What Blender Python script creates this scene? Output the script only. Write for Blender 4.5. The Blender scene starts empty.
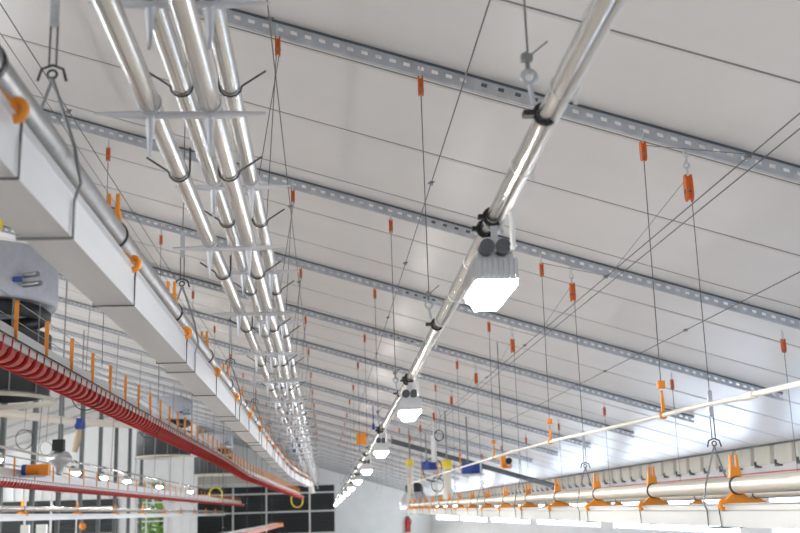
import bpy, math, random
from mathutils import Vector, Matrix
random.seed(7)
U = 1.7            # metres per layout unit
ZC = 1.7           # eye height above the floor
H, S = 1.4, .30    # ceiling height over the eye at X=0, roof slope
RX, RZ = -4.67, 1.4 + .30*4.67      # ridge
WX = 3.35          # right wall
LX = -12.7         # left wall
END, MID = 34.0, 28.5   # far gable, partition of the left half
FL = -ZC/U         # floor in layout units
C = bpy.context.scene.collection
def ceil(x):
    return H - S*x if x >= RX else RZ + S*(x - RX)

# ------------------------------------------------------------------ materials
def mat(name, col, rough=.5, metal=0., noise=0., nscale=30., emit=None, estr=0., spec=.5, bump=0., stretch=(1, 1, 1)):
    m = bpy.data.materials.new(name); m.use_nodes = True
    nt = m.node_tree; b = nt.nodes['Principled BSDF']
    b.inputs['Base Color'].default_value = (*col, 1); b.inputs['Roughness'].default_value = rough
    b.inputs['Metallic'].default_value = metal; b.inputs['Specular IOR Level'].default_value = spec
    if noise or bump:
        tc = nt.nodes.new('ShaderNodeTexCoord'); mp = nt.nodes.new('ShaderNodeMapping'); mp.inputs['Scale'].default_value = stretch
        n = nt.nodes.new('ShaderNodeTexNoise'); n.inputs['Scale'].default_value = nscale; n.inputs['Detail'].default_value = 4
        nt.links.new(tc.outputs['Object'], mp.inputs['Vector']); nt.links.new(mp.outputs['Vector'], n.inputs['Vector'])
        if noise:
            r = nt.nodes.new('ShaderNodeMapRange'); r.inputs['From Min'].default_value = .3; r.inputs['From Max'].default_value = .7
            r.inputs['To Min'].default_value = 1 - noise; r.inputs['To Max'].default_value = 1 + noise*.5
            nt.links.new(n.outputs['Fac'], r.inputs['Value'])
            mx = nt.nodes.new('ShaderNodeMix'); mx.data_type = 'RGBA'; mx.blend_type = 'MULTIPLY'
            mx.inputs['Factor'].default_value = 1; mx.inputs['A'].default_value = (*col, 1)
            nt.links.new(r.outputs['Result'], mx.inputs['B']); nt.links.new(mx.outputs['Result'], b.inputs['Base Color'])
        if bump:
            bp = nt.nodes.new('ShaderNodeBump'); bp.inputs['Strength'].default_value = bump; bp.inputs['Distance'].default_value = .01
            nt.links.new(n.outputs['Fac'], bp.inputs['Height']); nt.links.new(bp.outputs['Normal'], b.inputs['Normal'])
    if emit:
        b.inputs['Emission Color'].default_value = (*emit, 1); b.inputs['Emission Strength'].default_value = estr
    return m
M = dict(
    ceiling=mat('coated_sheet', (.69, .66, .64), .30, 0, .05, 1.5, spec=.6, bump=.04),
    galv=mat('galvanised', (.60, .61, .63), .34, .75, .18, 14),
    purlin=mat('purlin_steel', (.47, .49, .52), .45, .35, .15, 10),
    pipe=mat('pipe_steel', (.68, .665, .63), .25, .85, .14, 9, stretch=(1, .2, 1)),
    rpipe=mat('brushed_pipe', (.70, .65, .56), .42, .45, .10, 9, stretch=(1, .1, 1)),
    lpipe=mat('dull_pipe', (.30, .30, .30), .42, .6, .15, 20),
    alu=mat('aluminium', (.68, .68, .69), .38, .45, .06, 8, stretch=(1, .1, 1)),
    star=mat('cast_zinc', (.68, .68, .71), .42, .25),
    wire=mat('wire_rope', (.17, .165, .16), .5, .5),
    dwire=mat('black_wire', (.05, .05, .05), .45, .3),
    zinc=mat('zinc_wire', (.26, .26, .26), .4, .6),
    lchannel=mat('left_channel_alu', (.74, .75, .77), .4, .4, .06, 8, stretch=(1, .1, 1)),
    channel=mat('channel_alu', (.56, .55, .52), .42, .35, .06, 8, stretch=(1, .1, 1)),
    orange=mat('orange_plastic', (.88, .30, .02), .42),
    rust=mat('orange_red_plastic', (.62, .12, .015), .45),
    red=mat('red_plastic', (.50, .022, .02), .32),
    white=mat('white_plastic', (.80, .79, .77), .45),
    cream=mat('cream_pvc', (.78, .73, .64), .4),
    black=mat('black_rubber', (.02, .02, .022), .5),
    dark=mat('dark_louvre', (.045, .05, .05), .6),
    blue=mat('blue_enamel', (.03, .07, .32), .4),
    yellow=mat('yellow_hose', (.85, .68, .05), .4),
    grey=mat('grey_enamel', (.56, .57, .62), .5, .1, .08, 12),
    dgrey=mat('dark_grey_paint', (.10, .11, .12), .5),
    post=mat('post_steel', (.16, .175, .18), .5, .3),
    tan=mat('tan_card', (.58, .47, .32), .7),
    beige=mat('beige_panel', (.70, .66, .57), .6, 0, .08, 4),
    wall=mat('wall_panel', (.80, .80, .79), .55, 0, .05, 2),
    gable=mat('white_gable', (.88, .88, .87), .5, 0, .04, 2),
    seam=mat('seam_gap_shade', (.22, .21, .20), .6),  # dark tone paints the shade inside the gaps between ceiling panels
    floor=mat('floor_litter', (.64, .59, .53), .9, 0, .2, 6, bump=.3),
    lamp=mat('lamp_lens', (1, 1, 1), .3, emit=(1, .97, .93), estr=255.),
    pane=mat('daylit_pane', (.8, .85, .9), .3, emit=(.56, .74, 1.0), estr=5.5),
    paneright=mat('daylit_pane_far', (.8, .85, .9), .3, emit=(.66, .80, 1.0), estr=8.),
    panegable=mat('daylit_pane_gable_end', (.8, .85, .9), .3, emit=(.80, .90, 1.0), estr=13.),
    panefill=mat('left_fill_glow', (.8, .85, .9), .3, emit=(.86, .93, 1.0), estr=24.),
    leaf=mat('leaf', (.24, .46, .10), .6, 0, .4, 3),
    bark=mat('bark', (.16, .10, .06), .8),
    ground=mat('grass_ground', (.22, .34, .10), .9, 0, .3, 4),
)
gl = bpy.data.materials.new('window_glass'); gl.use_nodes = True
_b = gl.node_tree.nodes['Principled BSDF']; _b.inputs['Transmission Weight'].default_value = 1; _b.inputs['Roughness'].default_value = 0; _b.inputs['IOR'].default_value = 1.01
M['glass'] = gl

# ------------------------------------------------------------------ mesh building
class MB:
    def __init__(s): s.v = []; s.f = []; s.sm = []; s.mi = []; s.m = 0
    def add(s, vs, fs, smooth=False):
        o = len(s.v); s.v += [tuple(p) for p in vs]
        for f in fs: s.f.append(tuple(i + o for i in f)); s.sm.append(smooth); s.mi.append(s.m)
        return s
    def box(s, c, d, rx=0, ry=0, rz=0, taper=1.):
        x, y, z = d[0]/2, d[1]/2, d[2]/2
        vs = [Vector((a*x*(taper if e > 0 else 1), b*y*(taper if e > 0 else 1), e*z)) for e in (-1, 1) for a, b in ((-1, -1), (1, -1), (1, 1), (-1, 1))]
        if rx or ry or rz:
            R = Matrix.Rotation(rz, 3, 'Z') @ Matrix.Rotation(ry, 3, 'Y') @ Matrix.Rotation(rx, 3, 'X'); vs = [R @ v for v in vs]
        c = Vector(c)
        return s.add([v + c for v in vs], [(3, 2, 1, 0), (4, 5, 6, 7), (0, 1, 5, 4), (1, 2, 6, 5), (2, 3, 7, 6), (3, 0, 4, 7)])
    def tube(s, path, r, n=8, closed=False, cap=True):
        P = [Vector(p) for p in path]; k = len(P); R = r if isinstance(r, (list, tuple)) else [r]*k
        rings = []; u = None
        for i in range(k):
            if closed: t = P[(i+1) % k] - P[i-1]
            else: t = P[min(i+1, k-1)] - P[max(i-1, 0)]
            t.normalize()
            if u is None:
                u = Vector((0, 0, 1)) if abs(t.z) < .9 else Vector((1, 0, 0))
            u = u - t*u.dot(t); u.normalize(); w = t.cross(u)
            rings.append([P[i] + (u*math.cos(2*math.pi*j/n) + w*math.sin(2*math.pi*j/n))*R[i] for j in range(n)])
        vs = [p for q in rings for p in q]; fs = []
        for i in range(k if closed else k-1):
            a, b = i*n, ((i+1) % k)*n
            for j in range(n): fs.append((a+j, a+(j+1) % n, b+(j+1) % n, b+j))
        s.add(vs, fs, True)
        if cap and not closed:
            s.add(rings[0], [tuple(range(n-1, -1, -1))]); s.add(rings[-1], [tuple(range(n))])
        return s
    def sweep(s, prof, path, closed=True, cap=True, smooth=False):
        """profile of (x,z) pairs carried along a path of (x,y,z) points that runs roughly along Y"""
        n = len(prof); vs = []
        for p in path:
            for a, b in prof: vs.append((p[0]+a, p[1], p[2]+b))
        fs = []
        for i in range(len(path)-1):
            for j in range(n if closed else n-1):
                a, b = i*n + j, i*n + (j+1) % n
                fs.append((a, a+n, b+n, b))
        s.add(vs, fs, smooth)
        if cap and closed:
            s.add(vs[:n], [tuple(range(n))]); s.add(vs[-n:], [tuple(range(n-1, -1, -1))])
        return s
    def lathe(s, prof, c, n=24, smooth=True):
        vs = []
        for r, z in prof:
            for j in range(n):
                a = 2*math.pi*j/n; vs.append((c[0]+r*math.cos(a), c[1]+r*math.sin(a), c[2]+z))
        fs = []
        for i in range(len(prof)-1):
            for j in range(n): fs.append((i*n+j, i*n+(j+1) % n, (i+1)*n+(j+1) % n, (i+1)*n+j))
        return s.add(vs, fs, smooth)
    def ring(s, c, R, r, axis='Y', n=20, m=6, a0=0, a1=2*math.pi):
        full = abs(a1-a0) > 6.2; pts = []
        for i in range(n if full else n+1):
            a = a0 + (a1-a0)*i/n; p, q = R*math.cos(a), R*math.sin(a)
            pts.append({'Y': (c[0]+p, c[1], c[2]+q), 'Z': (c[0]+p, c[1]+q, c[2]), 'X': (c[0], c[1]+p, c[2]+q)}[axis])
        return s.tube(pts, r, m, closed=full)
    def build(s, name, m, parent=None, origin=None):
        o = Vector(origin) if origin else (Vector(base[parent.name]) if parent is not None else Vector((0, 0, 0)))
        me = bpy.data.meshes.new(name)
        me.from_pydata([tuple((Vector(p) - o)*U) for p in s.v], [], s.f)
        for mm in (m if isinstance(m, list) else [m]): me.materials.append(M[mm])
        me.polygons.foreach_set('use_smooth', s.sm)
        me.polygons.foreach_set('material_index', s.mi); me.update()
        ob = bpy.data.objects.new(name, me); C.objects.link(ob)
        base[ob.name] = tuple(o)
        if parent is not None: ob.parent = parent
        else: ob.location = (o.x*U, o.y*U, o.z*U + ZC)
        return ob
base = {}
USED = set()
def tag(o, label, cat, group=None, kind=None):
    o['label'] = label; o['category'] = cat
    if group: o['group'] = group
    if kind: o['kind'] = kind
    return o
def thing(name, label, cat, loc, group=None):
    o = bpy.data.objects.new(name, None); C.objects.link(o); o.empty_display_size = .1
    o.location = (loc[0]*U, loc[1]*U, loc[2]*U + ZC); base[o.name] = tuple(loc)
    return tag(o, label, cat, group)
def copy_tree(o, loc=None, label=None, group=None, parent=None):
    c = o.copy(); C.objects.link(c)
    if parent is not None: c.parent = parent
    if loc is not None: c.location = (loc[0]*U, loc[1]*U, loc[2]*U + ZC); base[c.name] = tuple(loc)
    if label: c['label'] = label
    if group: c['group'] = group
    for ch in list(o.children): copy_tree(ch, parent=c)
    return c
def struct(name, mb, m):
    o = mb.build(name, m); o['kind'] = 'structure'; return o
ORD = ('first second third fourth fifth sixth seventh eighth ninth tenth eleventh twelfth thirteenth fourteenth fifteenth sixteenth '
       'seventeenth eighteenth nineteenth twentieth twenty-first twenty-second twenty-third twenty-fourth twenty-fifth twenty-sixth '
       'twenty-seventh twenty-eighth twenty-ninth thirtieth').split()
def interp(t, y):
    if y <= t[0][0]: return t[0][1:]
    for a, b in zip(t, t[1:]):
        if y <= b[0]:
            k = (y-a[0])/(b[0]-a[0]); return tuple(p+(q-p)*k for p, q in zip(a[1:], b[1:]))
    return t[-1][1:]

# ------------------------------------------------------------------ the setting
def slope_sheet(x0, x1, y_end):
    b = MB(); pit = .62; y = 3.70 - pit*10
    while y < y_end:
        y0, y1 = y, min(y+pit, y_end)
        prof = [(y0, .0), (y0+.011, .0), (y0+.018, -.004), (y0+.030, -.004), (y0+.033, 0), (y1-.001, 0), (y1-.001, .02), (y1, .02)]
        vs = [(x, py, ceil(x if x != RX else RX)+pz) for x in (x0, x1) for py, pz in prof]
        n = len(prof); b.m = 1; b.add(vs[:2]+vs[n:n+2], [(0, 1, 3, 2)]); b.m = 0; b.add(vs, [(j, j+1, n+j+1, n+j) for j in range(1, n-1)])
        y += pit
    vs = [(x, py, ceil(x)+pz) for py, pz in ((3.70-pit*10, .02), (y_end, .02), (y_end, .06), (3.70-pit*10, .06)) for x in (x0, x1)]
    b.add(vs, [(0, 1, 3, 2), (2, 3, 5, 4), (4, 5, 7, 6), (6, 7, 1, 0)])
    return b
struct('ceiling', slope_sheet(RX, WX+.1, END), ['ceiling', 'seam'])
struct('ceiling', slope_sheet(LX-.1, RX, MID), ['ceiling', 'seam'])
b = MB(); b.box(((LX+WX)/2, END/2-1.5, FL-.03), (WX-LX+.2, END+4.4, .06)); struct('floor', b, 'floor')

# right wall: solid base, daylit curtain band with posts, header, eave frieze
WT = .395
b = MB(); b.box((WX+.05, END/2-1, (FL-.265)/2), (.1, END+2, -.265-FL)); b.box((WX+.05, END/2-1, (.15+WT+.02)/2), (.1, END+2, WT+.02-.15))
wy0 = -1.0; wins = []
segs = [(-1, 1.9), (2.1, 5.0), (5.2, 8.05), (8.7, 12.6), (13.2, 17.2), (17.8, 22.), (22.6, 27.), (27.6, 33.)]
prev = -2.
for a, e in segs:
    b.box((WX+.05, (prev+a)/2, -.0575), (.1, a-prev, .415)); prev = e
b.box((WX+.05, (prev+END)/2, -.0575), (.1, END-prev, .415))
struct('wall_right', b, 'wall')
for i, (a, e) in enumerate(segs):
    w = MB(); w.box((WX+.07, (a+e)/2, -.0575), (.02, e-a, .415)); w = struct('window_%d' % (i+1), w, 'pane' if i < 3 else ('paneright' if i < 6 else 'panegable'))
    f = MB()
    for z in (-.26, .145): f.box((WX+.04, (a+e)/2, z), (.04, e-a, .012))
    k = max(2, int((e-a)/1.3))
    for j in range(k+1): f.box((WX+.05, a+(e-a)*j/k, -.0575), (.03, .014, .41))
    f.build('window_frame', 'alu', w, )
b = MB()   # frieze of sheet-rib ends under the eave
y = -.5
while y < END-.5:
    b.add([(WX-.03, y, WT+.005), (WX-.03, y+.30, WT+.005), (WX-.03, y+.28, .265), (WX-.03, y+.02, .265),
           (WX+.005, y, WT+.005), (WX+.005, y+.30, WT+.005), (WX+.005, y+.28, .265), (WX+.005, y+.02, .265)],
          [(0, 1, 2, 3), (3, 2, 6, 7), (1, 5, 6, 2), (4, 0, 3, 7)])
    b.m = 1; b.box((WX-.02, y+.31, .268), (.03, .014, .05)); b.box((WX-.02, y+.28, .25), (.03, .07, .012)); b.m = 0
    y += .38
struct('trim_1', b, ['beige', 'dgrey'])
b = MB(); b.box((WX-.012, END/2, .205), (.024, END, .010)); struct('trim_2', b, 'red')
b = MB(); b.box((WX-.02, END/2, WT+.012), (.07, END, .016)); struct('trim_3', b, 'dgrey')
# left wall (hidden behind the partition, but it closes the house)
b = MB(); b.box((LX-.05, MID/2-1, (FL-.5)/2), (.1, MID+2, -.5-FL)); b.box((LX-.05, MID/2-1, .36), (.1, MID+2, .18)); struct('wall_left', b, 'wall')
w = MB(); w.box((LX-.06, MID/2-1, -.115), (.02, MID+2, .77)); w = struct('window_10', w, 'panefill')  # unseen glowing band, added to brighten the left bay and far end
f = MB()
for k in range(15): f.box((LX-.04, -1+2.*k, -.115), (.05, .05, .77))
f.build('window_frame', 'alu', w)
# far gable
def gable(b, y, x0, x1, z0, t=.06):
    xs = [x0] + ([RX] if x0 < RX < x1 else []) + [x1]
    for a, e in zip(xs, xs[1:]):
        v = [(a, y, z0), (e, y, z0), (e, y, ceil(e)), (a, y, ceil(a))]; v += [(p[0], y+t, p[2]) for p in v]
        b.add(v, [(0, 1, 2, 3), (7, 6, 5, 4), (0, 4, 5, 1), (1, 5, 6, 2), (2, 6, 7, 3), (3, 7, 4, 0)])
b = MB(); gable(b, END, -4.02, WX+.1, FL)
for x in (.6, 1.45, 2.3, 3.1): b.box((x, END-.008, .1), (.03, .02, 2.0))
struct('wall_back', b, 'gable')
b = MB(); b.box((-3.98, (MID+END)/2+.03, (FL+RZ)/2), (.06, END-MID-.06, RZ-FL+.1)); struct('wall_side', b, 'wall')
# partition closing the left half, with a tall window to the trees outside
wx0, wx1, wz1 = -4.84, -4.10, .95
b = MB(); gable(b, MID, LX, wx0, FL, .08)
v = [(wx0, wz1), (wx1, wz1), (wx1, ceil(wx1)), (RX, RZ), (wx0, ceil(wx0))]
b.add([(p[0], MID, p[1]) for p in v] + [(p[0], MID+.08, p[1]) for p in v], [(0, 1, 2, 3, 4), (9, 8, 7, 6, 5), (0, 5, 6, 1)])
gable(b, MID, wx1, -3.28, FL, .08)
x = -12.4
while x < -3.35:
    if not wx0-.02 < x < wx1+.02: b.box((x, MID-.008, .3), (.025, .02, 2.6))
    x += .235
for x in (-4.06, -3.34): b.box((x, MID-.015, .7), (.05, .04, 3.2))
struct('wall_partition', b, 'wall')
w = MB(); w.box(((wx0+wx1)/2, MID+.03, (FL+wz1)/2), (wx1-wx0, .006, wz1-FL)); w = struct('window_9', w, 'glass')
f = MB()
for x in (wx0+.02, wx1-.02, -4.58): f.box((x, MID+.03, (FL+wz1)/2), (.03, .04, wz1-FL))
for z in (wz1-.02, .42, -.05): f.box(((wx0+wx1)/2, MID+.03, z), (wx1-wx0, .04, .03))
f.build('window_frame', 'white', w)
b = MB(); b.box((-8, 40, FL-.05), (16, 22.8, .06)); struct('ground', b, 'ground')

# ------------------------------------------------------------------ trees outside the window
def tree(x, y, h, r, label, seed):
    rnd = random.Random(seed)
    t = thing('tree', label, 'tree', (x, y, FL), 'trees outside the tall window')
    MB().tube([(x, y, FL), (x+.05, y, FL+h*.4), (x, y+.05, FL+h*.8)], [.09, .07, .03], 8).build('trunk', 'bark', t)
    c = MB()
    for _ in range(900):
        a, q, e = rnd.uniform(0, 6.28), rnd.random()**.5, rnd.uniform(-1, 1)
        k = math.sqrt(1-e*e)*r*q; p = Vector((x+k*math.cos(a), y+k*math.sin(a), FL+h*.55+e*h*.48))
        u = Vector((rnd.gauss(0, 1), rnd.gauss(0, 1), rnd.gauss(0, 1))).normalized(); w = u.orthogonal().normalized(); s_ = rnd.uniform(.07, .14)
        c.add([p-u*s_, p+w*s_*.45, p+u*s_, p-w*s_*.45], [(0, 1, 2, 3)])
    c.build('foliage', 'leaf', t)
tree(-5.55, 31., 2.6, .6, 'green leafy tree seen through the left side of the tall window', 1)
tree(-4.95, 33.2, 2.9, .65, 'green leafy tree seen through the right side of the tall window', 2)

# ------------------------------------------------------------------ purlins
PY = [1.42 + 1.53*k for k in range(22)]
PY = [p for p in PY if p < END-.3]
def purlin_mesh(x0, x1):
    b = MB(); p, hs = .0417, .019; n = int((x1-x0)/p); rows = (-.008, -.020, -.032, -.048)
    for i in range(n):
        xa = x0 + i*p; xb, xc = xa + p - hs, xa + p
        for a, e, slot in ((xa, xb, False), (xb, xc, True)):
            for j in range(3):
                if slot and j == 1: continue
                b.add([(a, 0, ceil(a)+rows[j]), (e, 0, ceil(e)+rows[j]), (e, 0, ceil(e)+rows[j+1]), (a, 0, ceil(a)+rows[j+1])], [(0, 1, 2, 3)])
    xe = x0 + n*p
    for prof in ([(0, -.048), (.014, -.048), (.014, -.042)],):
        for (ya, za), (yb, zb) in zip(prof, prof[1:]):
            b.add([(x0, ya, ceil(x0)+za), (xe, ya, ceil(xe)+za), (xe, yb, ceil(xe)+zb), (x0, yb, ceil(x0)+zb)], [(0, 1, 2, 3)])
    return b
def solid(o, t):
    m = o.modifiers.new('thickness', 'SOLIDIFY'); m.thickness = t*U; m.offset = 0
def make_purlin(x0, x1, sx, label, group):
    t = thing('roof_purlin', label, 'roof purlin', (0, 0, 0), group)
    o = purlin_mesh(x0, x1).build('channel', 'purlin', t); solid(o, .0018)
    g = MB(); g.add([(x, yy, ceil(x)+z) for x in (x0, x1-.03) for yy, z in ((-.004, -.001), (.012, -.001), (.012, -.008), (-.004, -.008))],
                    [(0, 1, 2, 3), (7, 6, 5, 4), (0, 4, 5, 1), (1, 5, 6, 2), (2, 6, 7, 3), (3, 7, 4, 0)]); g.build('gap_shadow_strip', 'dgrey', t)  # dark strip stands in for the shadow gap between purlin and ceiling
    b = MB()
    L = .21
    b.add([(sx+a, yy, ceil(sx+a)+z) for yy in (-.003, .001) for a, z in ((0, -.012), (L, -.012), (L, -.05), (0, -.05))],
          [(0, 1, 2, 3), (7, 6, 5, 4), (0, 4, 5, 1), (3, 2, 6, 7), (1, 5, 6, 2), (0, 3, 7, 4)])
    b.m = 1
    for k in range(4):
        a = sx + .03 + k*.05; b.box((a, -.0035, ceil(a)-.025), (.018, .002, .011), ry=math.atan(S))
    b.build('splice_plate', ['galv', 'dgrey'], t)
    return t
p0 = make_purlin(RX+.02, 2.68, .46, 'x', 'purlins under the near roof slope')
for k, y in enumerate(PY):
    lab = 'slotted steel purlin above the top edge of the photo, nearest of all' if k == 0 else \
        'slotted steel roof purlin across the near slope, %s from the top of the photo' % ORD[k-1]
    if k == 0: o = p0; o.location.y = y*U; o['label'] = lab; base[o.name] = (0, 0, 0)
    else: o = copy_tree(p0, (0, y, 0), lab)
    o.location = (0, y*U, ZC)
q0 = make_purlin(LX+.05, RX-.03, -8., 'x', 'purlins under the far roof slope'); first = True
ys = [y for y in PY if 12 < y < MID-.3]
for k, y in enumerate(ys):
    lab = 'steel purlin on the far roof slope beyond the posts, %s from the left' % ORD[k]
    o = q0 if k == 0 else copy_tree(q0, (0, y, 0), lab)
    o['label'] = lab; o.location = (0, y*U, ZC)

# ------------------------------------------------------------------ posts under the ridge
YP = [14.35 + 1.73*k for k in range(9) if 14.35 + 1.73*k < MID-.2]
pr = None
for k, y in enumerate(YP):
    lab = 'dark steel post under the ridge, %s from the left edge' % ORD[k]
    if pr is None:
        pr = thing('steel_post', lab, 'post', (RX, y, FL), 'posts under the roof ridge')
        b = MB(); zt = RZ-.02
        for dx in (-.032, .032): b.box((RX+dx, y, (FL+zt)/2), (.010, .07, zt-FL))
        b.box((RX, y, (FL+zt)/2), (.064, .010, zt-FL)); b.build('column', 'post', pr)
        b = MB(); b.box((RX, y, FL+.01), (.2, .2, .02)); b.build('base_plate', 'post', pr)
    else: copy_tree(pr, (RX, y, FL), lab)

# ------------------------------------------------------------------ rows of pulleys and hanging cables
RAIL = [(0, .32, .56), (1.05, .322, .556), (1.42, .322, .548), (2.1, .322, .531), (2.9, .322, .512), (4.3, .325, .487), (6.2, .325, .46), (8.2, .32, .435),
        (10.7, .318, .425), (13.2, .318, .415), (16.4, .315, .41), (20, .30, .40), (25, .285, .375), (29, .27, .34)]
PIPE = [(0, .95, .212), (2., .95, .224), (2.4, .95, .231), (2.7, .95, .239), (3.1, .95, .243), (4.3, .95, .266), (5.5, .95, .279), (8., .95, .29), (12., .95, .30)]
RED = [(0, -.87, .459), (9, -.87, .459), (12, -.86, .422), (17, -.70, .395), (24, -.49, .367)]       # top of the cups
LTR = [(.3, -.379, .385), (5, -.379, .383), (8, -.375, .372), (10.5, -.36, .36), (12, -.29, .345), (13.5, -.20, .33)]  # channel underside centre
RTR = [(0, 1.095, -.066), (3, 1.095, -.065), (6, 1.095, -.057), (10, 1.095, -.042), (16, 1.095, -.02)]
ETR = [(1, 2.0, -.080), (6, 2.0, -.072), (16, 2.0, -.04)]
pul = None
def make_pulley(loc, lab, grp):
    t = thing('pulley', lab, 'pulley', loc, grp); x, y, z = loc
    b = MB()                           # two cheeks around a small wheel
    for d in (-.006, .006):
        pts = [(-.008, .0), (.008, .0), (.0115, -.018), (.010, -.052), (.004, -.060), (-.004, -.060), (-.010, -.052), (-.0115, -.018)]
        vs = [(x+d-.0018, y+p, z+q) for p, q in pts] + [(x+d+.0018, y+p, z+q) for p, q in pts]; n = 8
        b.add(vs, [tuple(range(n)), tuple(range(2*n-1, n-1, -1))] + [(j, (j+1) % n, n+(j+1) % n, n+j) for j in range(n)])
    b.box((x, y, z-.030), (.010, .013, .046)); bo = b.build('body', 'rust', t)
    b = MB(); b.tube([(x-.004, y, z-.04), (x+.004, y, z-.04)], .0085, 10); b.tube([(x-.009, y, z-.04), (x+.009, y, z-.04)], .003, 6); b.build('sheave', 'zinc', bo)
    b = MB(); b.tube([(x, y, z-.006), (x, y, z+.012)], .0035, 6)
    b.ring((x, y, z+.022), .009, .0022, 'X', 12, 5); b.tube([(x, y, z+.03), (x, y+.004, z+.036), (x, y, z+.042)], .0022, 5); b.build('hook', 'galv', t)
    return t
def pulley(x, k, drop, lab, grp):
    global pul
    loc = (x, PY[k]-.004, ceil(x)-.035-drop)
    if pul is None: pul = make_pulley(loc, lab, grp)
    else: copy_tree(pul, loc, lab, grp)
    return loc
def wire(p, q, lab, grp, r=.0015, m='wire', name='suspension_cable', knots=()):
    o = MB().tube([p, q], r, 6).build(name, m, None, q)
    return tag(o, lab, 'cable', grp)
NROW = 13
rows = [('B', .31, .02, 'lamp rail'), ('C', .955, .03, 'thin cream pipe'), ('F', -.87, .05, 'near red cup line'), ('E', 2.0, .07, 'outermost pipe line')]
def nm(k): return ORD[k-1] + ' purlin' if k else 'purlin above the photo'
for key, X, drop, what in rows:
    for k in range(0 if key in 'B' else 1, NROW):
        if key == 'F' and k < 2: continue
        y = PY[k]
        if key == 'B': zb = interp(RAIL, y)[1]+.084; X = interp(RAIL, y)[0]-.022
        elif key == 'C': zb = interp(PIPE, y)[1]+.092
        elif key == 'F': zb = interp(RED, y)[1]+.165; X = interp(RED, y)[0]-.046
        else: zb = interp(ETR, y)[1]+.10
        l = pulley(X, k, drop + (.0 if k % 2 else .012), 'orange pulley hooked to the %s, above the %s' % (nm(k), what), 'pulleys above the %s' % what)
        wire((l[0], l[1], l[2]-.05), (l[0]-.005 if key == 'C' else l[0]+.002, l[1]+.004, zb), 'thin steel cable dropping from the %s to the %s' % (nm(k), what), 'cables above the %s' % what)
for k in range(4, 17):
    y = PY[k]
    wire((-2.3, y, ceil(-2.3)-.05), (-2.345, y, .48), 'thin cable from the left ceiling down to the far red line, %s from the left' % ORD[k-4], 'cables above the far red line', .003)
# paired wires to the tube bundle
for k in range(0, NROW):
    l = pulley(-.12, k, .02, 'orange pulley hooked to the %s, above the steel tube bundle' % nm(k), 'pulleys above the steel tube bundle')
    t = thing('twin_cable', 'pair of thin wires dropping from the %s to the tube bundle' % nm(k), 'cable', (-.18, PY[k], .80), 'wire pairs above the tube bundle')
    for dx, dy, ex in ((-.004, -.004, -.155), (.004, .006, -.20)):
        MB().tube([(-.12+dx, l[1]+dy, l[2]-.05), (ex, l[1]+dy, .80)], .0014, 5).build('strand', 'wire', t)
# big orange pulleys over the right trough, with turnbuckles
def long_cable(X, d, y0, y1, lab, r=.0022, kn=(), sag=0.):
    t = thing('winch_cable', lab, 'cable', (X, y0, ceil(X)-d), 'winch cables along the ceiling')
    pts = [(X, y0+(y1-y0)*i/16, ceil(X)-d-sag*math.sin(math.pi*i/16)) for i in range(17)]
    MB().tube(pts, r, 6).build('rope', 'wire', t)
    for ky in kn:
        b = MB(); b.box((X, ky, ceil(X)-d), (.012, .02, .012)); b.tube([(X-.012, ky, ceil(X)-d), (X+.012, ky, ceil(X)-d+.006)], .003, 6); b.build('rope_clamp', 'zinc', t)
long_cable(.40, .125, .3, 24, 'dark winch cable running along the ceiling left of the lamp rail', kn=(3.68, 4.95, 6.4, 7.9))
long_cable(-.135, .10, .6, 24, 'dark winch cable running along the ceiling beside the tube bundle', kn=(2.75, 4.6, 6.2))
long_cable(1.175, .125, .5, 24, 'upper of two parallel cables along the ceiling, right of the lamp rail', kn=(2.72, 4.25, 6.1, 7.6))
long_cable(1.205, .13, .5, 24, 'lower of two parallel cables along the ceiling, right of the lamp rail', kn=())
long_cable(1.72, .085, .5, 24, 'single cable along the ceiling, nearest to the right wall', kn=(4.9, 6.4))
long_cable(-1.0, .10, .6, 24, 'dark winch cable along the ceiling left of the tube bundle', kn=(4.1, 5.6))
long_cable(-1.06, .12, .6, 24, 'thinner cable along the ceiling, leftmost of those seen', r=.0015)
# slanting wires from the cables to the pulleys
for k in range(1, 9):
    y = PY[k]
    a = (.96, y, ceil(.955)-.075); c = (1.175, y-.25, ceil(1.175)-.125)
    wire(a, c, 'thin wire from the smaller orange pulley on the %s to the twin winch cables' % nm(k), 'wires from the smaller pulleys', .0012, 'wire', 'linking_wire')
    a = (1.09, y+.03, ceil(1.09)-.13); c = (1.175, y+1.2, ceil(1.175)-.125)
    wire(a, c, 'slanting wire from the large orange pulley on the %s to the twin winch cables' % nm(k), 'wires from the large pulleys', .0010, 'wire', 'linking_wire')

# ------------------------------------------------------------------ lamp rail with lamps
RP = lambda y, dx=0, dz=0: (interp(RAIL, y)[0]+dx, y, interp(RAIL, y)[1]+dz)
t = thing('lamp_rail', 'long round steel rail with white cable carrying the row of lit lamps', 'lamp rail', RP(0))
ys = [0+.25*i for i in range(0, 117)]
MB().tube([RP(y) for y in ys], .0120, 12).build('rail_tube', 'pipe', t)
MB().tube([RP(y, .0165+.003*math.sin(y*3.1), -.007+.004*math.sin(y*2.3)) for y in ys], .0062, 8).build('power_cable', 'white', t)
b = MB()
for i in range(70):
    y = .7 + .31*i
    if y > 22: break
    c = MB(); p = RP(y, .006, -.003); c.ring(p, .0195, .0014, 'Y', 14, 5); c.box((p[0]+.014, y, p[2]-.02), (.006, .006, .008))
    c.build('cable_tie', 'white', t)
def clamp_ring(mb, p, R=.0150):
    mb.ring(p, R+.001, .0042, 'Y', 16, 6); mb.box((p[0]-R-.007, p[1], p[2]), (.012, .012, .008))
lampY = [1.97, 4.06, 6.2, 8.25, 10.6, 13.1, 16.0, 19.0, 22.0, 25.0, 28.0]
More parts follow.
